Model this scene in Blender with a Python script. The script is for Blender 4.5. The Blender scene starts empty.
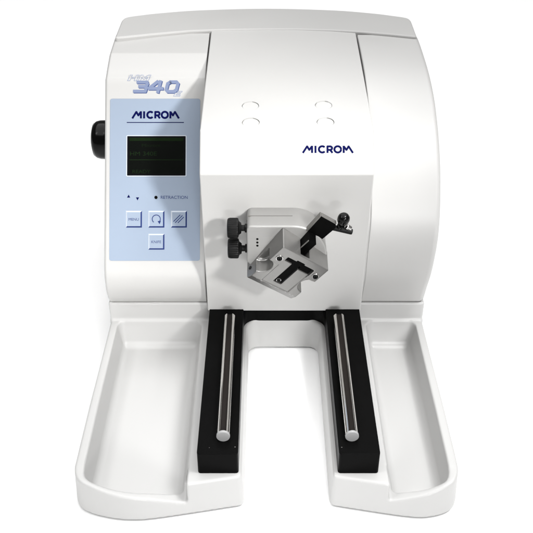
import bpy, bmesh, math
import numpy as np
from mathutils import Matrix, Vector

S = bpy.context.scene
COL = S.collection
MM = 0.001
rad = math.radians

# ------------------------------------------------------------------ materials
def mat(name, col, rough=0.5, metal=0.0, bump=0.0, bscale=900.0, var=0.0, vscale=30.0, coat=0.0, spec=0.5,
        emit=None, estr=0.0, stretch=None, rvar=0.0):
    m = bpy.data.materials.new(name); m.use_nodes = True
    nt = m.node_tree; b = nt.nodes['Principled BSDF']
    b.inputs['Base Color'].default_value = (*col, 1)
    b.inputs['Roughness'].default_value = rough
    b.inputs['Metallic'].default_value = metal
    b.inputs['Specular IOR Level'].default_value = spec
    b.inputs['Coat Weight'].default_value = coat
    if emit:
        b.inputs['Emission Color'].default_value = (*emit, 1); b.inputs['Emission Strength'].default_value = estr
    tc = nt.nodes.new('ShaderNodeTexCoord')
    src = tc.outputs['Object']
    if stretch:
        mp = nt.nodes.new('ShaderNodeMapping'); mp.inputs['Scale'].default_value = stretch
        nt.links.new(src, mp.inputs['Vector']); src = mp.outputs['Vector']
    if bump > 0:
        n = nt.nodes.new('ShaderNodeTexNoise'); n.inputs['Scale'].default_value = bscale; n.inputs['Detail'].default_value = 3
        nt.links.new(src, n.inputs['Vector'])
        bp = nt.nodes.new('ShaderNodeBump'); bp.inputs['Strength'].default_value = bump; bp.inputs['Distance'].default_value = 0.0003
        nt.links.new(n.outputs['Fac'], bp.inputs['Height']); nt.links.new(bp.outputs['Normal'], b.inputs['Normal'])
    if var > 0 or rvar > 0:
        n2 = nt.nodes.new('ShaderNodeTexNoise'); n2.inputs['Scale'].default_value = vscale; n2.inputs['Detail'].default_value = 5
        nt.links.new(src, n2.inputs['Vector'])
        if var > 0:
            r = nt.nodes.new('ShaderNodeMapRange')
            r.inputs['To Min'].default_value = 1 - var; r.inputs['To Max'].default_value = 1 + var
            nt.links.new(n2.outputs['Fac'], r.inputs['Value'])
            mx = nt.nodes.new('ShaderNodeVectorMath'); mx.operation = 'SCALE'
            mx.inputs[0].default_value = col
            nt.links.new(r.outputs['Result'], mx.inputs['Scale']); nt.links.new(mx.outputs['Vector'], b.inputs['Base Color'])
        if rvar > 0:
            r2 = nt.nodes.new('ShaderNodeMapRange')
            r2.inputs['To Min'].default_value = rough - rvar; r2.inputs['To Max'].default_value = rough + rvar
            nt.links.new(n2.outputs['Fac'], r2.inputs['Value']); nt.links.new(r2.outputs['Result'], b.inputs['Roughness'])
    return m

WHITE = mat('white_enamel', (0.437, 0.434, 0.427), 0.42, bump=0.05, bscale=1500, var=0.012, vscale=14, rvar=0.05)
BASEW = mat('moulded_white', (0.437, 0.435, 0.429), 0.40, bump=0.05, bscale=1500, var=0.012, vscale=14, rvar=0.05)
BLUE = mat('blue_film', (0.235, 0.286, 0.365), 0.42, bump=0.03, bscale=2500, var=0.02, vscale=20)
BTN = mat('blue_button', (0.235, 0.286, 0.365), 0.42)
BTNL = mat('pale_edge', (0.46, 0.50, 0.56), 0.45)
NAVY = mat('navy_ink', (0.0015, 0.003, 0.05), 0.5, spec=0.04)
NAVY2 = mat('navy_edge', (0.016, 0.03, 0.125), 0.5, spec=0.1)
BADGE = mat('badge_blue', (0.17, 0.205, 0.315), 0.5, spec=0.1)
BADGED = mat('badge_blue_dark', (0.05, 0.075, 0.19), 0.5, spec=0.1)
BADGEO = mat('badge_outline', (0.24, 0.28, 0.39), 0.5, spec=0.1)
LCD = mat('lcd_glass', (0.0025, 0.0032, 0.0026), 0.3, spec=0.04)
LCDF = mat('lcd_frame', (0.004, 0.004, 0.005), 0.5, spec=0.03)
LCDT = mat('lcd_text', (0.0068, 0.015, 0.0055), 0.6, spec=0.02)
LCDT2 = mat('lcd_text_faint', (0.005, 0.010, 0.004), 0.6, spec=0.02)
LCDB = mat('lcd_bar', (0.006, 0.0135, 0.0045), 0.6, spec=0.02, var=0.5, vscale=40)
BLACK = mat('black_anodised', (0.002, 0.002, 0.002), 0.36, bump=0.12, bscale=1800, var=0.25, vscale=60, spec=0.03, rvar=0.08)
BLKPL = mat('black_plastic', (0.003, 0.003, 0.003), 0.4, spec=0.15)
BLKGL = mat('black_gloss', (0.002, 0.002, 0.002), 0.16, spec=0.16)
ALU = mat('aluminium', (0.30, 0.297, 0.29), 0.40, metal=0.5, bump=0.25, bscale=500, stretch=(1, 1, 12), var=0.05, vscale=60, rvar=0.06)
ALUC = mat('cast_aluminium', (0.215, 0.212, 0.206), 0.30, metal=0.75, bump=0.22, bscale=900, var=0.08, vscale=90, rvar=0.04)
EDGE = mat('worn_and_lit_edge', (0.20, 0.195, 0.185), 0.45, metal=0.8)  # grey of the rail chips and of the lever's painted edge highlight
STEEL = mat('steel', (0.62, 0.61, 0.60), 0.22, metal=1.0, bump=0.03, bscale=500)
RODM = mat('polished_rod', (0.72, 0.70, 0.67), 0.16, metal=1.0, bump=0.05, bscale=300, stretch=(6, 0.3, 6))
RODD = mat('rod_groove', (0.012, 0.010, 0.009), 0.45, metal=0.0, spec=0.06, bump=0.05, bscale=300, stretch=(6, 0.3, 6), var=0.25, vscale=50)
RODE = mat('rod_end_face', (0.33, 0.33, 0.33), 0.45, metal=0.2)
DARK = mat('dark_gap', (0.10, 0.095, 0.085), 0.8)
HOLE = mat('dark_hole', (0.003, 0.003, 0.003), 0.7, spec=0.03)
FLOOR = mat('floor_white', (0.95, 0.95, 0.95), 0.6, spec=0.02)

# ------------------------------------------------------------------ object helpers
def link(name, me, m, parent, label=None):
    o = bpy.data.objects.new(name, me); COL.objects.link(o)
    if m is not None and len(me.materials) == 0:
        me.materials.append(m)
    if parent: o.parent = parent
    if label: o['label'] = label
    return o

def finish(name, bm, m, parent, bevel=0.0, seg=3, ang=30, label=None, smooth=True, mats=None, wn=True):
    me = bpy.data.meshes.new(name)
    bmesh.ops.recalc_face_normals(bm, faces=bm.faces[:])
    bm.to_mesh(me); bm.free()
    for p in me.polygons: p.use_smooth = smooth
    if mats:
        for q in mats: me.materials.append(q)
    o = link(name, me, m, parent, label)
    if bevel > 0:
        b = o.modifiers.new('bevel', 'BEVEL'); b.width = bevel; b.segments = seg; b.limit_method = 'ANGLE'; b.angle_limit = rad(ang)
        b.harden_normals = False; b.use_clamp_overlap = True
    else:
        me.set_sharp_from_angle(angle=rad(ang))
    if wn and smooth:
        w = o.modifiers.new('wn', 'WEIGHTED_NORMAL'); w.keep_sharp = True; w.weight = 90
    return o

def box(bm, x0, x1, y0, y1, z0, z1, M=None, mi=0):
    vs = [Vector((x, y, z)) for z in (z0, z1) for (x, y) in ((x0, y0), (x1, y0), (x1, y1), (x0, y1))]
    if M is not None: vs = [M @ v for v in vs]
    v = [bm.verts.new(p) for p in vs]
    for f in ((0, 3, 2, 1), (4, 5, 6, 7), (0, 1, 5, 4), (1, 2, 6, 5), (2, 3, 7, 6), (3, 0, 4, 7)):
        q = bm.faces.new([v[i] for i in f]); q.material_index = mi

def prism(bm, pts, w0, w1, fn, mi=0):
    """pts: 2D outline; fn(a, b, w) -> world Vector"""
    A = [bm.verts.new(fn(a, b, w0)) for a, b in pts]; B = [bm.verts.new(fn(a, b, w1)) for a, b in pts]
    n = len(pts)
    f = bm.faces.new(A); f.material_index = mi
    f = bm.faces.new(B[::-1]); f.material_index = mi
    for i in range(n):
        f = bm.faces.new([A[i], B[i], B[(i + 1) % n], A[(i + 1) % n]]); f.material_index = mi

def lathe(bm, prof, M, n=48, mi=0, flute=None):
    """prof: list of (r, t); axis = local Z of M"""
    rings = []
    for r, t in prof:
        ring = []
        for k in range(n):
            a = 2 * math.pi * k / n
            rr = r
            if flute and flute[0] <= t <= flute[1]: rr = r * (1 - flute[3] * (0.5 + 0.5 * math.cos(a * flute[2])))
            ring.append(bm.verts.new(M @ Vector((rr * math.cos(a), rr * math.sin(a), t))))
        rings.append(ring)
    for A, B in zip(rings, rings[1:]):
        for k in range(n):
            f = bm.faces.new([A[k], A[(k + 1) % n], B[(k + 1) % n], B[k]]); f.material_index = mi
    f = bm.faces.new(rings[0][::-1]); f.material_index = mi
    f = bm.faces.new(rings[-1]); f.material_index = mi

def axisM(p, d):
    d = Vector(d).normalized()
    return Matrix.Translation(Vector(p)) @ d.to_track_quat('Z', 'Y').to_matrix().to_4x4()

def spline(pts, n=6):
    """Catmull-Rom through pts (open)"""
    P = [np.array(p, float) for p in pts]; P = [2 * P[0] - P[1]] + P + [2 * P[-1] - P[-2]]
    out = []
    for i in range(1, len(P) - 2):
        for k in range(n):
            t = k / n; a, b, c, d = P[i - 1:i + 3]
            out.append(tuple(0.5 * ((2 * b) + (-a + c) * t + (2 * a - 5 * b + 4 * c - d) * t * t + (-a + 3 * b - 3 * c + d) * t ** 3)))
    out.append(tuple(P[-2])); return out

def loft(bm, prof, x0, r0, x1, r1, n=6, shift=None):
    """closed (Y,Z) outline in mm extruded along X with rounded rims of radius r0 / r1"""
    P = np.array(prof); N = len(P)
    area = 0.5 * sum(P[i][0] * P[(i + 1) % N][1] - P[(i + 1) % N][0] * P[i][1] for i in range(N))
    if area < 0: P = P[::-1]
    e = np.roll(P, -1, 0) - P; e /= np.linalg.norm(e, axis=1)[:, None]
    nr = np.stack([e[:, 1], -e[:, 0]], 1); pn = np.roll(nr, 1, 0)
    mit = nr + pn; mit /= np.maximum((mit * mit).sum(1) / 2, 0.5)[:, None]
    rings = []
    for k in range(n + 1):
        a = k / n * math.pi / 2; rings.append((x0 + r0 * (1 - math.cos(a)), r0 * (1 - math.sin(a))))
    for k in range(n + 1):
        a = k / n * math.pi / 2; rings.append((x1 - r1 * (1 - math.cos(a)), r1 * (1 - math.sin(a))))
    a, b = rings[:n + 1], rings[n + 1:][::-1]
    R = []
    for x, off in a + b:
        Q = P - mit * off
        if shift and x < (x0 + x1) / 2: Q = np.array([(q[0] + shift(q), q[1]) for q in Q])
        R.append([bm.verts.new((x * MM, q[0] * MM, q[1] * MM)) for q in Q])
    for A, B in zip(R, R[1:]):
        for i in range(N): bm.faces.new([A[i], A[(i + 1) % N], B[(i + 1) % N], B[i]])
    bm.faces.new(R[0][::-1]); bm.faces.new(R[-1])

# ------------------------------------------------------------------ signed distance meshing (surface nets)
def surface_nets(fn, lo, hi, h):
    ax = [np.arange(lo[i], hi[i] + h, h, dtype=np.float32) for i in range(3)]
    X, Y, Z = np.meshgrid(*ax, indexing='ij', sparse=True)
    V = np.broadcast_to(fn(X, Y, Z), tuple(len(a) for a in ax)).astype(np.float32)
    ins = V < 0
    nx, ny, nz = (d - 1 for d in V.shape)
    offs = [(i, j, k) for i in (0, 1) for j in (0, 1) for k in (0, 1)]
    cnt = sum(ins[i:i + nx, j:j + ny, k:k + nz].astype(np.uint8) for i, j, k in offs)
    act = (cnt > 0) & (cnt < 8)
    I, J, K = np.nonzero(act)
    idx = -np.ones(act.shape, np.int64); idx[I, J, K] = np.arange(len(I))
    acc = np.zeros((len(I), 3)); num = np.zeros(len(I))
    for a in offs:
        for d in range(3):
            if a[d]: continue
            b = list(a); b[d] = 1
            va = V[I + a[0], J + a[1], K + a[2]]; vb = V[I + b[0], J + b[1], K + b[2]]
            x = (va < 0) != (vb < 0)
            t = np.where(x, va / np.where(x, va - vb, 1), 0)
            p = np.tile(np.array(a, float), (len(I), 1)); p[:, d] += t
            acc += np.where(x[:, None], p, 0); num += x
    pos = (np.stack([I, J, K], 1) + acc / num[:, None]) * h + np.array(lo)
    quads = []
    for d in range(3):
        sl0 = [slice(None)] * 3; sl1 = [slice(None)] * 3
        sl0[d] = slice(0, -1); sl1[d] = slice(1, None)
        ch = ins[tuple(sl0)] != ins[tuple(sl1)]
        e1, e2 = [q for q in range(3) if q != d]
        P = np.stack(np.nonzero(ch), 1)
        ok = (P[:, e1] > 0) & (P[:, e2] > 0) & (P[:, e1] < V.shape[e1] - 1) & (P[:, e2] < V.shape[e2] - 1)
        P = P[ok]
        def at(s1, s2):
            q = P.copy(); q[:, e1] += s1; q[:, e2] += s2; return idx[q[:, 0], q[:, 1], q[:, 2]]
        Q = np.stack([at(-1, -1), at(0, -1), at(0, 0), at(-1, 0)], 1)
        flip = ins[P[:, 0], P[:, 1], P[:, 2]]
        if d == 1: flip = ~flip
        Q[~flip] = Q[~flip][:, ::-1]
        quads.append(Q)
    return pos, np.concatenate(quads)

def sdf_mesh(name, fn, lo, hi, h, M=None):
    pos, q = surface_nets(fn, lo, hi, h)
    pos = pos * MM
    if M is not None:
        A = np.array(M); pos = pos @ A[:3, :3].T + A[:3, 3]
    me = bpy.data.meshes.new(name)
    me.vertices.add(len(pos)); me.vertices.foreach_set('co', pos.ravel())
    me.loops.add(q.size); me.loops.foreach_set('vertex_index', q.ravel().astype(np.int32))
    me.polygons.add(len(q)); me.polygons.foreach_set('loop_start', np.arange(0, q.size, 4, dtype=np.int32))
    me.polygons.foreach_set('use_smooth', np.ones(len(q), bool))
    me.update(calc_edges=True); me.validate()
    return me

def ir(a, b, r):   # rounded intersection
    return np.minimum(-r, np.maximum(a, b)) + np.sqrt(np.maximum(r + a, 0) ** 2 + np.maximum(r + b, 0) ** 2)
def ur(a, b, r):   # rounded union
    return np.maximum(r, np.minimum(a, b)) - np.sqrt(np.maximum(r - a, 0) ** 2 + np.maximum(r - b, 0) ** 2)
def dr(a, b, r): return ir(a, -b, r)
def rect(X, Y, x0, x1, y0, y1, r=0.0):
    qx = np.abs(X - (x0 + x1) / 2) - (x1 - x0) / 2 + r; qy = np.abs(Y - (y0 + y1) / 2) - (y1 - y0) / 2 + r
    return np.sqrt(np.maximum(qx, 0) ** 2 + np.maximum(qy, 0) ** 2) + np.minimum(np.maximum(qx, qy), 0) - r
def polysd(X, Y, pts):
    X, Y = np.broadcast_arrays(X, Y)
    d = np.full(X.shape, 1e9, np.float32); s = np.zeros(X.shape, bool)
    n = len(pts)
    for i in range(n):
        (ax, ay), (bx, by) = pts[i], pts[(i + 1) % n]
        ex, ey = bx - ax, by - ay
        t = np.clip(((X - ax) * ex + (Y - ay) * ey) / (ex * ex + ey * ey + 1e-12), 0, 1)
        d = np.minimum(d, (X - ax - t * ex) ** 2 + (Y - ay - t * ey) ** 2)
        c = (ay > Y) != (by > Y)
        if ey != 0: s ^= c & (X < ex * (Y - ay) / ey + ax)
    return np.where(s, -1, 1) * np.sqrt(d)

# ------------------------------------------------------------------ the thing
root = bpy.data.objects.new('microtome', None); COL.objects.link(root)
root['label'] = 'white laboratory microtome with blue control panel, metal specimen clamp and two black guide rails'
root['category'] = 'microtome'

# ---- base with the two trays -------------------------------------------------
left_front = spline([(-211.5, -150), (-211.5, -200), (-211.5, -226), (-211, -242), (-205.5, -257), (-193, -266), (-172, -272.5), (-150, -275.5), (-126, -274.5), (-83, -267), (-29, -256.5)], 5)
right_front = spline([(73, -256.5), (124, -266.5), (150, -271), (170, -272.5), (190, -268.5), (203, -260.5), (210, -246), (211.5, -228), (211.5, -200), (211.5, -150)], 5)
OUT = [(-209.5, 60)] + left_front + [(-10, -252)] + [(50, -252)] + right_front + [(209.5, 60)]

def base_fn(X, Y, Z):
    X2, Y2 = X[:, :, 0], Y[:, :, 0]
    o = polysd(X2, Y2, OUT)
    opening = rect(X2, Y2, -24.0, 69.0, -400, 11.5, 15)
    o2 = ir(o, -opening, 6.0)
    draft = 0.06
    body = ir(o2[:, :, None] + Z * draft, Z - 47.0, 2.6)
    # the front lip of each tray dips towards its leg
    for sg, xc, xs, hs in ((1, -85.5, [-206, -195, -170, -126, -97, -85], [49, 47, 40.5, 32, 22, 18.5]), (-1, 131.5, [131, 140, 163, 190, 206], [22.5, 25, 34.5, 44.5, 49])):
        lip = np.interp(X2, xs, hs)
        side = (X2 - xc) * sg
        cut = ir(np.maximum(side, Y2 + 238)[:, :, None] + 0 * Z, (lip[:, :, None] - Z) * 0.96, 4.0)
        body = dr(body, cut, 2.4)
    for x0, x1 in ((-200.5, -85.5), (131.5, 200.5)):
        c2 = ir(rect(X2, Y2, x0, x1, -330, 13.5, 12), o + 8.5, 12)
        cav = ir(c2[:, :, None] + (47 - Z) * 0.2, 9.0 - Z, 8)
        body = dr(body, cav, 2.0)
    body = ir(body, 2.6 - Z, 1.2)
    # stepped back edge the housing sits on
    sx = rect(X2, Y2, -208, 208, 15.5, 90, 2)
    strip = ir(sx[:, :, None], Z - 75.0, 1.6)
    body = ur(body, np.maximum(strip, 2.6 - Z), 4.0)
    return np.maximum(body, Y - 52)

me = sdf_mesh('base', base_fn, (-216, -282, -3), (216, 56, 86), 1.5)
base = link('base', me, BASEW, root)
bm = bmesh.new()
box(bm, -.2075, .2075, .0515, .3, 0.0026, .0747)
finish('base_rear', bm, BASEW, root, 0.0015)

for fx, fy in ((-.185, -.225), (.185, -.225), (-.05, -.225), (.095, -.225), (-.18, .27), (.18, .27)):
    bm = bmesh.new(); lathe(bm, [(.0085, 0), (.0095, .0006), (.0095, .0032)], Matrix.Translation((fx, fy, 0)), 24)
    finish('rubber_foot', bm, BLKPL, base, ang=40)

# ---- housing ----------------------------------------------------------------
right_prof = spline([(17.5, 76.8), (7, 103), (-5, 131), (-12.5, 160), (-15.8, 188), (-12.5, 213.5), (-0.8, 241), (19.5, 270), (49, 297), (85, 318.5), (117, 331), (163, 341), (228, 347), (262, 348)], 6)
right_prof += [(262, 76.8)]
def plate_y(z): return (z - 74) / 212.2 * -20
def meet_plate(q):                              # the shell's inner edge lies flush with the front plate
    d = plate_y(q[1]) - 1.2 - q[0]
    return 0.5 * (d + math.sqrt(d * d + 16)) if q[0] < 150 else 0.0
bm = bmesh.new(); loft(bm, right_prof, 124.2, 1.5, 207.5, 7, shift=meet_plate)
finish('side_shell', bm, WHITE, root, ang=40, label='plain right-hand shell with a rounded bulging front')
A = math.atan2(.165, .123)                       # slope of the control panel face
vd = (math.cos(A), math.sin(A))
def onp(v): return (20 + v * vd[0], 139.5 + v * vd[1])
left_prof = spline([(17, 76.8), (11, 88), (8, 104), (9.5, 119), (13.5, 129.5), onp(-2)], 5)
left_prof += [onp(v) for v in (20, 60, 100, 140, 180, 210, 226)] + spline([onp(234), (170, 330.2), (180, 334), (206, 342.2)], 4)
left_prof += [(207.2, 342.55), (208.4, 342.8), (210, 342.95), (240, 345.5), (270, 347.4), (270, 76.8)]
bm = bmesh.new(); loft(bm, left_prof, -207.5, 4, -78.2, 1.5)
finish('side_shell', bm, WHITE, root, ang=40, label='left-hand shell with a sloping face that carries the control panel')

plan = [(-204.6, 245), (-203.2, 242.6), (-192, 245.5), (-158, 256), (-130, 263.5), (-105, 269.5), (-60, 274), (0, 276), (40, 276), (90, 272), (130, 265.5), (168, 256), (190, 249.5), (201.5, 246.2), (203.6, 248.5)]
rear = spline([(204.4, 300), (204, 314), (199, 324), (180, 333), (154, 343), (97, 357), (0, 364.5), (-97, 357), (-154, 344), (-180, 335), (-199, 326), (-204.4, 315), (-205, 300)], 5)
bm = bmesh.new()
prism(bm, plan + rear, .0768, .3515, lambda a, b, w: Vector((a * MM, b * MM, w)))
finish('rear_housing', bm, WHITE, root, 0.0036, 5, 50)

head_prof = [(0, 74), (-20, 286.2), (15, 325), (140, 337.8), (285, 350.6), (285, 74)]
bm = bmesh.new(); loft(bm, head_prof, -76.3, 0.01, 122.6, 0.01, n=1)
bmesh.ops.remove_doubles(bm, verts=bm.verts[:], dist=2e-5)
head = finish('head_cover', bm, WHITE, root, 0.0016, 3, 25)
th = math.atan2(12.8, 125)
def topM(x, y): return Matrix.Translation(Vector((x * MM, y * MM, (325 + (y - 15) * 12.8 / 125) * MM))) @ Matrix.Rotation(th, 4, 'X')
plugs = [(-19.2, 69), (-18.2, 31.5), (68.2, 70.5), (68.4, 32.2)]
bm = bmesh.new()
for x, y in plugs: lathe(bm, [(.0103, -.005), (.0103, .01)], topM(x, y), 48)
cm = bpy.data.meshes.new('cut'); bm.to_mesh(cm); bm.free()
co = bpy.data.objects.new('cut', cm); COL.objects.link(co)
b = head.modifiers.new('holes', 'BOOLEAN'); b.object = co; b.solver = 'EXACT'; b.operation = 'DIFFERENCE'
# apply the cut so that no helper object stays in the scene
while head.modifiers[-1].name != 'holes': pass
dg = bpy.context.evaluated_depsgraph_get()
nm = bpy.data.meshes.new_from_object(head.evaluated_get(dg))
head.modifiers.clear(); head.data = nm
if len(nm.materials) == 0: nm.materials.append(WHITE)
bpy.data.objects.remove(co)
nm.set_sharp_from_angle(angle=rad(35))
w = head.modifiers.new('wn', 'WEIGHTED_NORMAL'); w.keep_sharp = True
for x, y in plugs:
    bm = bmesh.new()
    lathe(bm, [(.0088, -.005), (.0098, -.0048), (.0098, -.0012), (.0095, -.0008), (.009, -.0006), (.0, -.0006)], topM(x, y), 48)
    bmesh.ops.remove_doubles(bm, verts=bm.verts[:], dist=1e-6)
    finish('plug', bm, WHITE, head, ang=50)

bm = bmesh.new()
lp = [(q[0] + meet_plate(q) + 1.2, q[1] - .9) for q in right_prof if q[0] < 122 and q[1] > 80 and q[1] < 329]
loft(bm, lp + [(120, 100)], 122, 0.01, 125.6, 0.01, n=1)
bmesh.ops.remove_doubles(bm, verts=bm.verts[:], dist=2e-5)
finish('joint_liner', bm, WHITE, root, smooth=False)
bm = bmesh.new()
loft(bm, [(23.5, 90), (24, 137), (148, 303.2), (148, 90)], -78.8, 0.01, -76, 0.01, n=1)
bmesh.ops.remove_doubles(bm, verts=bm.verts[:], dist=2e-5)
finish('joint_liner', bm, WHITE, root, smooth=False)
# dark joint under the housing
bm = bmesh.new(); box(bm, -.2035, .2035, .0195, .26, .0742, .0782)
finish('seam_gasket', bm, DARK, root, smooth=False)

# ---- lettering helpers --------------------------------------------------------
def surfM(p, ang): return Matrix.Translation(Vector(p) * MM) @ Matrix.Rotation(ang, 4, 'X')
PM = surfM((0, 20, 139.5), A)                    # local x = X, local y = up the panel, local z = out of it

def stroke(bm, pts, w, z0, z1, M, step=0.000003, cap=0.0, mi=0, k0=0, closed=False):
    """polyline of width w (mm), each segment a thin bar"""
    k = k0
    P = [Vector((a, b)) for a, b in pts]
    if closed: P.append(P[0])
    for i in range(len(P) - 1):
        a, b = P[i], P[i + 1]; d = (b - a)
        if d.length < 1e-6: continue
        d.normalize(); n = Vector((-d.y, d.x)) * w / 2
        ca = cap if (i == 0 and not closed) else w * 0.28
        cb = cap if (i == len(P) - 2 and not closed) else w * 0.28
        a2, b2 = a - d * ca, b + d * cb
        q = [a2 + n, a2 - n, b2 - n, b2 + n]
        prism(bm, [(v.x, v.y) for v in q], z0, z1 + step * (k % 7), lambda x, y, t: M @ Vector((x * MM, y * MM, t)), mi)
        k += 1
    return k

def arc(cx, cy, rx, ry, a0, a1, n=18):
    return [(cx + rx * math.cos(rad(a0 + (a1 - a0) * i / n)), cy + ry * math.sin(rad(a0 + (a1 - a0) * i / n))) for i in range(n + 1)]

LOGO = [  # unit cap height
    [(0.10, 0.02), (0.72, 0.90), (1.03, 0.42), (1.42, 0.93)], [(1.42, 0.98), (1.42, 0.02)],
    [(1.91, 0.02), (1.91, 0.98)],
    arc(2.87, .5, .47, .41, 42, 318),
    [(3.62, 0.02), (3.62, 0.89), (3.98, 0.89)] + arc(3.98, .66, .29, .23, 90, -90, 10) + [(3.62, .43)], [(4.00, .43), (4.33, 0.02)],
    arc(5.08, .5, .47, .41, 0, 360, 28),
    [(5.93, 0.02), (5.93, 0.98)], [(5.93, 0.93), (6.32, 0.42), (6.63, 0.90), (7.24, 0.02)],
]
def logo(u0, v0, width, height, M, parent):
    bm = bmesh.new(); k = 0
    sx = width / 7.34
    for s in LOGO:
        k = stroke(bm, [(u0 + a * sx, v0 + b * height) for a, b in s], height * 0.265, 0, .00008, M, k0=k)
    return finish('lettering', bm, NAVY, parent, smooth=False)

def text(body, u, v, size, M, m, parent, name='lettering', xs=1.0, bold=0.0, align='LEFT', h=0.00012, shear=0.0):
    c = bpy.data.curves.new('t', 'FONT'); c.body = body; c.size = 1.0; c.align_x = align; c.align_y = 'BOTTOM_BASELINE'
    c.offset = bold; c.extrude = 0.02; c.resolution_u = 4; c.shear = shear
    o = bpy.data.objects.new('t', c); COL.objects.link(o)
    dg = bpy.context.evaluated_depsgraph_get(); dg.update()
    me = bpy.data.meshes.new_from_object(o.evaluated_get(dg))
    bpy.data.objects.remove(o)
    s = size / 0.70 * MM                         # cap height of the built-in font is about 0.7
    for vt in me.vertices:
        vt.co = M @ Vector((u * MM + vt.co.x * s * xs, v * MM + vt.co.y * s, h if vt.co.z > 0 else 0))
    me.materials.clear()
    return link(name, me, m, parent)

# head logo on the sloping face of the head cover
HA = math.atan2(38.8, 35)
HM_ = surfM((0, -20, 286.2), HA)
logo(40.6, 25.0, 58.8, 8.8, HM_, head)

# ---- control panel -----------------------------------------------------------
bm = bmesh.new()
def rrect(x0, x1, y0, y1, r, n=6):
    out = []
    for cx, cy, a in ((x1 - r, y1 - r, 0), (x0 + r, y1 - r, 90), (x0 + r, y0 + r, 180), (x1 - r, y0 + r, 270)):
        out += arc(cx, cy, r, r, a, a + 90, n)
    return out
def pf(M): return lambda a, b, w: M @ Vector((a * MM, b * MM, w))
prism(bm, rrect(-200.6, -84.9, 0, 208, 3), -.0008, .0005, pf(PM))
panel = finish('control_panel', bm, BLUE, root, 0.0002, 2)
PS = PM @ Matrix.Translation((0, 0, .0005))
# pale rim round the film
bm = bmesh.new(); stroke(bm, rrect(-201.2, -84.3, -0.6, 208.6, 3.4), 1.0, -.0004, .00022, PM, closed=True)
finish('film_edge', bm, WHITE, panel, smooth=False)
logo(-172.8, 182.3, 61.4, 9.6, PS, panel)
bm = bmesh.new(); stroke(bm, [(-179, 177.3), (-105.8, 177.3)], 1.0, 0, .0001, PS); finish('underline', bm, NAVY, panel, smooth=False)

bm = bmesh.new(); prism(bm, rrect(-178.2, -103.5, 109, 159.6, 0.8), 0, .0004, pf(PS))
disp = finish('display', bm, LCDF, panel, 0.00015, 2)
bm = bmesh.new(); stroke(bm, rrect(-178.9, -102.8, 108.3, 160.3, 1.2), 1.1, 0, .0003, PS, closed=True)
finish('display_bezel', bm, BTNL, panel, smooth=False)
D1 = PS @ Matrix.Translation((0, 0, .00045))
bm = bmesh.new(); prism(bm, rrect(-176, -106, 110.8, 157.8, .3), -.0002, 0.0, pf(D1)); finish('screen', bm, LCD, panel, smooth=False)
bm = bmesh.new(); prism(bm, rrect(-175.4, -106.4, 153.5, 157.4, .2), -.0001, .00006, pf(D1)); finish('screen_bar', bm, LCDB, panel, smooth=False)
bm = bmesh.new(); prism(bm, rrect(-175.4, -106.4, 128.7, 129.6, .2), -.0001, .00006, pf(D1)); finish('screen_line', bm, LCDT, panel, smooth=False)
text('Microm', -160, 145.8, 4.0, D1, LCDT2, panel, xs=1.35, h=.00006)
text('HM 340E', -175.2, 134.6, 5.2, D1, LCDT, panel, xs=1.25, h=.00006)
text('READY', -172, 112.0, 4.4, D1, LCDT, panel, xs=1.2, h=.00006)

def tri(u, v, s, up):
    bm = bmesh.new(); q = 1 if up else -1
    prism(bm, [(u - s, v - q * s * .9), (u + s, v - q * s * .9), (u, v + q * s)], 0, .0001, pf(PS))
    finish('arrow_mark', bm, NAVY, panel, smooth=False)
tri(-176.2, 82.6, 2.1, True); tri(-164.8, 79.2, 2.1, False)
bm = bmesh.new(); prism(bm, arc(-141.2, 81, 2.1, 2.1, 0, 345, 23), 0, .0004, pf(PS)); finish('indicator_light', bm, HOLE, panel, 0.0001, 1)
text('RETRACTION', -135.6, 79.2, 3.9, PS, NAVY2, panel, xs=1.03)

def button(u0, u1, v0, v1):
    bm = bmesh.new(); z0, z1 = 0.0, .0011; w = 1.7
    f = pf(PS)
    O = [bm.verts.new(f(*p, z0)) for p in ((u0, v0), (u1, v0), (u1, v1), (u0, v1))]
    I = [bm.verts.new(f(*p, z1)) for p in ((u0 + w, v0 + w), (u1 - w, v0 + w), (u1 - w, v1 - w), (u0 + w, v1 - w))]
    bm.faces.new(I).material_index = 0
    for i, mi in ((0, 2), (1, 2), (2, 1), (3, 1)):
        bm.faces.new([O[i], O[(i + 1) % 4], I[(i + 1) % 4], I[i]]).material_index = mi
    return finish('button', bm, None, panel, smooth=False, mats=[BTN, BTNL, NAVY2])
B1 = PS @ Matrix.Translation((0, 0, .0011))
button(-179.6, -159, 42.4, 63.8); button(-150.9, -130.3, 42.4, 63.8); button(-122, -101.6, 42.4, 63.8); button(-150.8, -130.2, 14.2, 34.4)
text('MENU', -169.4, 51.2, 3.4, B1, NAVY2, panel, align='CENTER')
text('KNIFE', -140.6, 22.4, 3.4, B1, NAVY2, panel, align='CENTER')
bm = bmesh.new(); stroke(bm, arc(-140.6, 53.2, 5.2, 5.2, 232, -45, 26), 1.0, 0, .0001, B1)
prism(bm, [(-138.9, 50.6), (-134.6, 50.9), (-136.4, 46.6)], 0, .00013, pf(B1))
finish('symbol', bm, NAVY2, panel, smooth=False)
bm = bmesh.new()
for dx, l in ((-3.2, 12), (0, 13.0), (3.2, 10.5)):
    cx, cy = -111.8 + dx * .8, 53.2 - dx * .35; q = l / 2 * .72
    stroke(bm, [(cx - q, cy - q), (cx + q, cy + q)], .95, 0, .0001, B1)
finish('symbol', bm, NAVY2, panel, smooth=False)

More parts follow.
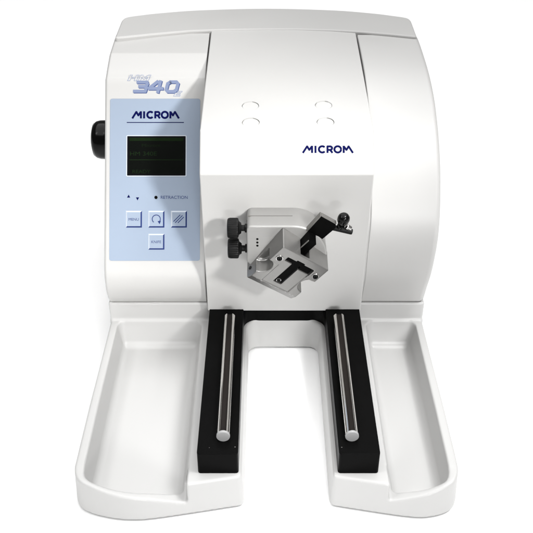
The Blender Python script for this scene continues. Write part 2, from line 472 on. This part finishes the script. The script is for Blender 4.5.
# ---- model badge above the panel ----------------------------------------------
sh = 0.26
def shp(pts, u, v, sx, sy): return [(u + a * sx + b * sy * sh, v + b * sy) for a, b in pts]
DIG = {
    '3': [[(.10, .86), (.82, .86), (.88, .72), (.84, .52), (.30, .52)], [(.84, .52), (.88, .40), (.86, .14), (.02, .14)]],
    '4': [[(.56, .94), (.06, .36), (1.02, .36)], [(.72, .98), (.72, .02)], [(.52, .86), (.70, .86)]],
    '0': [[(.30, .88), (.72, .88), (.86, .74), (.86, .26), (.70, .12), (.28, .12), (.14, .26), (.14, .74)]],
}
for m_, du, dv, zt in ((BADGED, .9, -.9, .0001), (BADGE, 0, 0, .00022)):
    bm = bmesh.new(); k = 0
    for ch, u in (('3', -172.0), ('4', -153.6), ('0', -132.5)):
        for s in DIG[ch]:
            closed = ch == '0'
            k = stroke(bm, shp(s, u + du, 215.4 + dv, 18.2 if ch != '4' else 19, 16.4), 3.9, -.0002, zt, PM, k0=k, closed=closed, cap=.3)
    finish('model_badge', bm, m_, root, smooth=False, label='blue italic number' if du == 0 else 'dark shadow edge of the italic number')
Hs = [(0, 0), (.25, 0), (.25, .4), (.7, .4), (.7, 0), (.95, 0), (.95, 1), (.7, 1), (.7, .6), (.25, .6), (.25, 1), (0, 1)]
Ms = [(0, 0), (.22, 0), (.22, .62), (.5, .2), (.78, .62), (.78, 0), (1.0, 0), (1.0, 1), (.78, 1), (.5, .55), (.22, 1), (0, 1)]
Es = [(0, 0), (.9, 0), (.9, .22), (.27, .22), (.27, .4), (.8, .4), (.8, .6), (.27, .6), (.27, .78), (.9, .78), (.9, 1), (0, 1)]
for g, u, v, sx, sy in ((Hs, -178.5, 231.3, 12, 7.4), (Ms, -164.8, 231.3, 13, 7.4), (Es, -119.4, 211.2, 9, 6.6)):
    bm = bmesh.new(); stroke(bm, [(u + a * sx + b * sy * .5, v + b * sy) for a, b in g], .5, -.0002, .00026, PM, closed=True)
    finish('badge_letter', bm, BADGEO, root, smooth=False, label='fine outlined italic letter')

# ---- black rails ----------------------------------------------------------------
def rail(x0, x1):
    bm = bmesh.new()
    c = 3.2
    plan = arc(x1 - c, -249 + c, c, c, 270, 360, 6) + [(x1, 13.5), (x0, 13.5)] + arc(x0 + c, -249 + c, c, c, 180, 270, 6)
    prism(bm, plan, .0465, .077, lambda a, b, w: Vector((a * MM, b * MM, w)))
    return finish('guide_rail', bm, BLACK, root, 0.0009, 3, 50)
r1 = rail(-73.9, -30.0); r2 = rail(76.8, 120.6)
bm = bmesh.new(); prism(bm, [(-73.9, 14.2), (-29.9, 14.2)] + arc(-13.9, -1.8, 16, 16, 180, 90, 8) + arc(60.7, -1.8, 16, 16, 90, 0, 8) + [(76.7, 14.2), (120.6, 14.2), (120.6, 58), (-73.9, 58)], .0465, .0762, lambda a, b, w: Vector((a * MM, b * MM, w))); finish('cross_plate', bm, BLACK, root, 0.0008, 2, 50)
for r_, pts in ((r1, [(-61, -240, .4), (-33.6, -239, .7)]), (r2, [(80.2, -239.5, .6)])):
    for x, y, q in pts:
        bm = bmesh.new(); prism(bm, [(x - q, y - q * .5), (x + q * .8, y - q * .7), (x + q, y + q * .4), (x - q * .2, y + q * .8)], .0769, .07706, lambda a, b, w: Vector((a * MM, b * MM, w)))
        finish('paint_chip', bm, EDGE, r_, smooth=False)
def rod(x, parent):
    r = 7.2
    bm = bmesh.new()
    prof = []
    a0 = 38                                       # groove opening, degrees each side of straight up
    for i in range(40):
        a = 90 + a0 - 8 + (360 - 2 * (a0 - 8)) * i / 39
        prof.append((r * math.cos(rad(a)), r * math.sin(rad(a))))
    g = r * math.sin(rad(a0 - 8)); zt = r * math.cos(rad(a0 - 8))
    gro = [(g * .93, zt - .35), (g * .62, zt - 1.0), (g * .3, zt - 1.3), (0, zt - 1.4), (-g * .3, zt - 1.3), (-g * .62, zt - 1.0), (-g * .93, zt - .35)]
    pts = prof + gro
    y0, y1 = -.229, -.026
    A_ = [bm.verts.new(((x + a) * MM, y0, (84.0 + b) * MM)) for a, b in pts]; B_ = [bm.verts.new(((x + a) * MM, y1, (84.0 + b) * MM)) for a, b in pts]
    n = len(pts)
    for i in range(n):
        f = bm.faces.new([A_[i], A_[(i + 1) % n], B_[(i + 1) % n], B_[i]])
        f.material_index = 1 if 40 <= i <= 45 else 0
    bm.faces.new(A_[::-1]); bm.faces.new(B_)
    o = finish('rod', bm, None, parent, ang=35, mats=[RODM, RODD], wn=False)
    bm = bmesh.new()
    lathe(bm, [(7.3 * MM, 0), (7.3 * MM, .0022), (6.9 * MM, .0026)], axisM((x * MM, -.2285, .0840), (0, -1, 0)), 48)
    finish('rod_end', bm, RODE, parent, ang=35)
rod(-46.4, r1); rod(91.6, r2)

# ---- hand wheel on the left flank ------------------------------------------------
bm = bmesh.new()
lathe(bm, [(.012, -.004), (.012, .006), (.0262, .006), (.0272, .0075), (.0272, .0095), (.0266, .0105), (.0262, .0125), (.0265, .0135), (.0264, .0195), (.0252, .0248), (.0222, .0290), (.015, .0312), (.0, .0317)], axisM((-.2065, .18, .2305), (-1, 0, 0)), 64)
bmesh.ops.remove_doubles(bm, verts=bm.verts[:], dist=1e-6)
finish('handwheel', bm, BLKGL, root, ang=40, label='black domed knob on the left flank')

# ---- specimen holder --------------------------------------------------------------
# bracket on the front plate: a D-shaped block, seen from above
def bracket_fn(X, Y, Z):
    # local mm: X, Y world; rounded plan in XZ, extruded along Y
    d = polysd(X[:, 0, :], Z[:, 0, :], BR)[:, None, :]
    b = ir(d, -56.5 - Y, 1.6)
    return np.maximum(b, Y + 6)
top_edge = [(-22.6, 190), (-22.6, 233.5)] + arc(-17, 234.2, 5.6, 5.6, 180, 90, 6) + [(28, 239.8)] + arc(30, 199.8, 40, 40, 90, -20, 24)
BR = top_edge + [(40, 178), (-8, 176)]
me = sdf_mesh('holder_bracket', bracket_fn, (-26, -60, 172), (74, -3, 243), 0.8)
brk = link('holder_bracket', me, ALU, root)
bm = bmesh.new()
# thin joint line on the top of the bracket
prism(bm, [(-40.2, 0), (-39.4, 0), (-39.4, 1), (-40.2, 1)], -.017, .030, lambda a, b, w: Vector((w, a * MM, .23985 + b * .0000)) + Vector((0, 0, .00008 * b)))
bm.free()
bm = bmesh.new(); box(bm, -.0215, .030, -.0345, -.0338, .2392, .24012)
box(bm, -.0231, -.0222, -.0345, -.0338, .196, .234)
finish('joint_line', bm, DARK, brk, smooth=False)
# small engraved mark on the bracket's front face
for i, z in enumerate((.2225, .2178, .2135)):
    bm = bmesh.new(); lathe(bm, [(.0014, 0), (.0012, .00012)], axisM((-.0105, -.05655, z), (0, -1, 0)), 12)
    finish('engraved_mark', bm, HOLE, brk, smooth=False)
# two knurled knobs
for z, y in ((.2308, -.046), (.2028, -.046)):
    bm = bmesh.new()
    M = axisM((-.0225, y, z), (-1, 0, 0))
    lathe(bm, [(.0052, -.002), (.0052, .0022), (.0036, .0028), (.0036, .0062), (.0062, .0066), (.0075, .0085), (.0082, .0092), (.0110, .0100), (.0119, .0112), (.0119, .0195), (.0112, .0218), (.0098, .0226), (.0, .0226)], M, 120, flute=(.0095, .0212, 30, .045))
    bmesh.ops.remove_doubles(bm, verts=bm.verts[:], dist=1e-6)
    finish('adjusting_knob', bm, BLKPL, brk, ang=35)

# clamp block: rolled and nodding; local x' = along the jaws, d = down the face, k = out towards the viewer
xh = Vector((0.80376, 0.13095, -0.58036)); dh = Vector((-0.59495, 0.17691, -0.78405)); kh = Vector((0, -0.97548, -0.22011))
CM = Matrix.Translation(Vector((.0187, -.058, .2385))) @ Matrix((( *xh, 0), (*dh, 0), (*kh, 0), (0, 0, 0, 1))).transposed()
def clamp_fn(X, D, K):
    o = np.maximum(np.maximum(rect(X, D, 0, 65, 0, 70, .8), K - 30), -0.2 - K)
    # chamfered lower front edge
    o = np.maximum(o, ((D - 61.0) * 0.38 + (K - 28.4) * 0.925))
    # recess between upper jaw and lower jaw face
    rec = np.maximum(rect(X, D, 14.5, 52, 11, 18.5, 1), 14 - K); o = np.maximum(o, -rec)
    rec = np.maximum(rect(X, D, 37, 52.5, 11, 22, 1), 14 - K); o = np.maximum(o, -rec)
    # upper jaw stands proud of the lower face
    low = np.maximum(np.maximum(rect(X, D, -5, 70, 26, 90, .5), 28.4 - K), -1e3); o = np.maximum(o, -low)
    low2 = np.maximum(rect(X, D, 14.5, 52, 10, 60, .5), 27.6 - K); o = np.maximum(o, -low2)
    # scooped sides
    for cx, rr, dep, dc in ((-1.5, 12.5, 9, 38.5), (66, 12.5, 5, 37.5)):
        c = np.sqrt((X - cx) ** 2 + (D - dc) ** 2) - rr
        o = np.maximum(o, -ir(c, dep - K, 3.0))
    # long slot down the face
    s = np.maximum(rect(X, D, 26.5, 37.5, 8, 54, .4), 8 - K); o = np.maximum(o, -s)
    # slot in the top of the upper jaw
    s = np.maximum(rect(X, D, 25, 37.5, -5, 14, .4), K - 26.5); o = np.maximum(o, -s)
    return o
me = sdf_mesh('specimen_clamp', clamp_fn, (-2, -2, -2), (67, 72, 32), 0.6, CM)
me.set_sharp_from_angle(angle=rad(40))
clamp = link('specimen_clamp', me, ALUC, root)
def cl(a, b, k): return CM @ Vector((a * MM, b * MM, k * MM))
def cf(a, b, w): return CM @ Vector((a * MM, b * MM, w * MM))
# black fills paint the shade inside the slots and the jaw recess
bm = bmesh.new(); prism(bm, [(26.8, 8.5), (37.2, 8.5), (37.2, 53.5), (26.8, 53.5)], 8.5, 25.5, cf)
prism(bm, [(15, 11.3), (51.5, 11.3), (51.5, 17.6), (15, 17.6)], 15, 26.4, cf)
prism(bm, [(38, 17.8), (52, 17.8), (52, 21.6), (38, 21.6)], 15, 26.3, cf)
finish('slot_shade', bm, HOLE, clamp, smooth=False)
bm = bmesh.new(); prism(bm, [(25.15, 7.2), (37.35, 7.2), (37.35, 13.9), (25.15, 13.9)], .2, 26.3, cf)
finish('slot_shade', bm, HOLE, clamp, smooth=False)
def screw(a, b, k, r, mh=BLKPL):
    bm = bmesh.new(); M = axisM(cl(a, b, k), kh)
    lathe(bm, [(r * 1.30 * MM, -.003), (r * 1.30 * MM, .0006), (r * 1.22 * MM, .0010), (r * 1.02 * MM, .0010)], M, 36, mi=1)
    lathe(bm, [(r * 1.0 * MM, -.001), (r * 1.0 * MM, .0016), (r * .9 * MM, .0020), (r * .5 * MM, .0020)], M, 36, mi=0)
    lathe(bm, [(r * .46 * MM, .0), (r * .46 * MM, .00215)], M, 6, mi=2)
    finish('screw', bm, None, clamp, ang=40, mats=[mh, STEEL, HOLE])
screw(7.2, 16.6, 30, 3.3); screw(59, 16.6, 30, 3.3); screw(31, 49.5, 26.5, 2.3)
# bosses round the two jaw screws are part of the jaw; small side screw
bm = bmesh.new(); lathe(bm, [(.0022, -.001), (.0022, .0007), (.0010, .0008)], axisM(cl(-0.1, 63, 15), -xh), 20); finish('screw', bm, BLKPL, clamp, ang=40)
# worn bright chips along the lip edge
bm = bmesh.new()
rng = np.random.RandomState(4)
for i in range(13):
    a = 3 + rng.rand() * 58; b = 60.6 + rng.rand() * 1.0; l = .6 + rng.rand() * 2.6; hgt = .25 + rng.rand() * .6
    prism(bm, [(a, b - hgt), (a + l, b - hgt * rng.rand()), (a + l * .8, b + .25), (a + .2, b + .2)], 28.2, 28.46 + i * .004, cf)
finish('worn_edge', bm, RODE, clamp, smooth=False)

# ---- clamping lever ---------------------------------------------------------------
bm = bmesh.new()
prism(bm, [(22, -41), (43.5, -41), (47.5, -36), (47, -13), (24.5, -13)], -5, 1, cf)
lever = finish('clamp_lever', bm, BLACK, root, 0.0006, 2, 25)
bm = bmesh.new(); prism(bm, [(26, -14), (36.5, -14), (36.5, 11), (26, 11)], -1.0, 16, cf); finish('stem', bm, BLACK, lever, 0.0005, 2)
bm = bmesh.new()
prism(bm, [(20.6, -41.6), (22.6, -41.6), (25.1, -13), (23.1, -13)], -4.6, 1.25, cf)
prism(bm, [(22.7, -41.7), (44, -41.7), (44.4, -40.7), (22.7, -40.7)], -4.6, 1.22, cf)
prism(bm, [(25.5, -13.4), (26.3, -13.4), (26.3, 2), (25.5, 2)], 14.2, 16.15, cf)  # grey strip stands in for the highlight along the stem's edge
finish('bright_edge', bm, EDGE, lever, 0.0003, 1)
bar_dir = (cl(70.5, -40.2, 0) - cl(40, -24, 0))
bm = bmesh.new()
pa, pb = cl(38, -26, -6), cl(68.8, -40.4, -2)
lathe(bm, [(.0030, 0), (.0034, .001), (.0034, (pb - pa).length - .001), (.0028, (pb - pa).length)], axisM(pa, pb - pa), 24)
finish('arm', bm, BLKPL, lever, ang=40)
ball = cl(46.3, -51.5, -1); foot = cl(54, -37, -4)
ax = (ball - foot)
bm = bmesh.new()
L_ = ax.length
lathe(bm, [(.0040, 0), (.0044, .001), (.0044, .004), (.0034, .0045), (.0038, L_ * .55), (.0058, L_ * .62), (.0068, L_ * .80), (.0070, L_ * .98), (.0066, L_ + .0025), (.0052, L_ + .0048), (.0028, L_ + .0060), (.0, L_ + .0064)], axisM(foot, ax), 40)
bmesh.ops.remove_doubles(bm, verts=bm.verts[:], dist=1e-6)
finish('ball_knob', bm, BLKGL, lever, ang=60)
bm = bmesh.new(); pc = cl(60.5, -43.5, -2)
lathe(bm, [(.0028, -.003), (.0032, -.002), (.0032, .002), (.0028, .003)], axisM(pc, xh), 24); finish('bush', bm, STEEL, lever, ang=40)

# ------------------------------------------------------------------ floor
bm = bmesh.new()
v = [bm.verts.new(p) for p in ((-8, -5, 0), (8, -5, 0), (8, 9, 0), (-8, 9, 0))]; bm.faces.new(v)
fl = finish('floor', bm, FLOOR, None, smooth=False); fl['kind'] = 'structure'; fl['label'] = 'plain white seamless studio floor'

# ------------------------------------------------------------------ light
w = bpy.data.worlds.new('World'); S.world = w; w.use_nodes = True
w.node_tree.nodes['Background'].inputs['Color'].default_value = (1.0, 0.995, 0.985, 1)
w.node_tree.nodes['Background'].inputs['Strength'].default_value = 0.17
def area(name, loc, target, size, power, sy=None, col=(1, 1, 1)):
    l = bpy.data.lights.new(name, 'AREA'); l.energy = power; l.color = col
    l.shape = 'RECTANGLE'; l.size = size; l.size_y = sy or size
    o = bpy.data.objects.new(name, l); COL.objects.link(o)
    o.location = loc; o.rotation_euler = (Vector(target) - Vector(loc)).to_track_quat('-Z', 'Y').to_euler()
    return o
area('overhead_softbox', (0.1, 0.25, 2.8), (0.08, 0.15, 0), 4.6, 152, 4.6)
T = Vector((-0.08, 0.02, 0.28)); kd = Vector((0.52, -0.72, 0.44)).normalized()
kl = bpy.data.lights.new('key_lamp', 'SPOT'); kl.energy = 178; kl.color = (1, .99, .97)
kl.spot_size = rad(18.5); kl.spot_blend = 0.9; kl.shadow_soft_size = 0.11
ko = bpy.data.objects.new('key_lamp', kl); COL.objects.link(ko)
ko.location = T + kd * 1.9; ko.rotation_euler = (Vector((-.15, .09, .28)) - ko.location).to_track_quat('-Z', 'Y').to_euler()
st = area('tray_fill', (0.62, -.28, 1.35), (0.02, -.14, 0.02), .5, 0.74, .26)  # added lamp, brightens the tray floors from the upper right
st.data.spread = rad(30)
ff = area('front_fill', (0.22, -1.72, .52), (0.0, -.25, .11), .95, 0.66, .20)  # added lamp with a narrow beam, lifts the lower front faces
fl2 = area('bounce_fill', (-.75, -.35, 1.1), (.05, -.14, .02), .5, 0.18, .26)  # added weak lamp in place of bounce onto the tray walls
fl2.data.spread = rad(30)
ff.data.spread = rad(19)

# ------------------------------------------------------------------ camera
cd = bpy.data.cameras.new('camera'); cam = bpy.data.objects.new('camera', cd); COL.objects.link(cam)
cam.location = (0, -.866, .751); cam.rotation_euler = (rad(55), 0, 0)
cd.sensor_width = 36; cd.lens = 36 * 844 / 533; cd.clip_start = .01; cd.clip_end = 60
S.camera = cam
S.view_settings.view_transform = 'Standard'; S.view_settings.look = 'None'
S.view_settings.exposure = 0; S.view_settings.gamma = 1
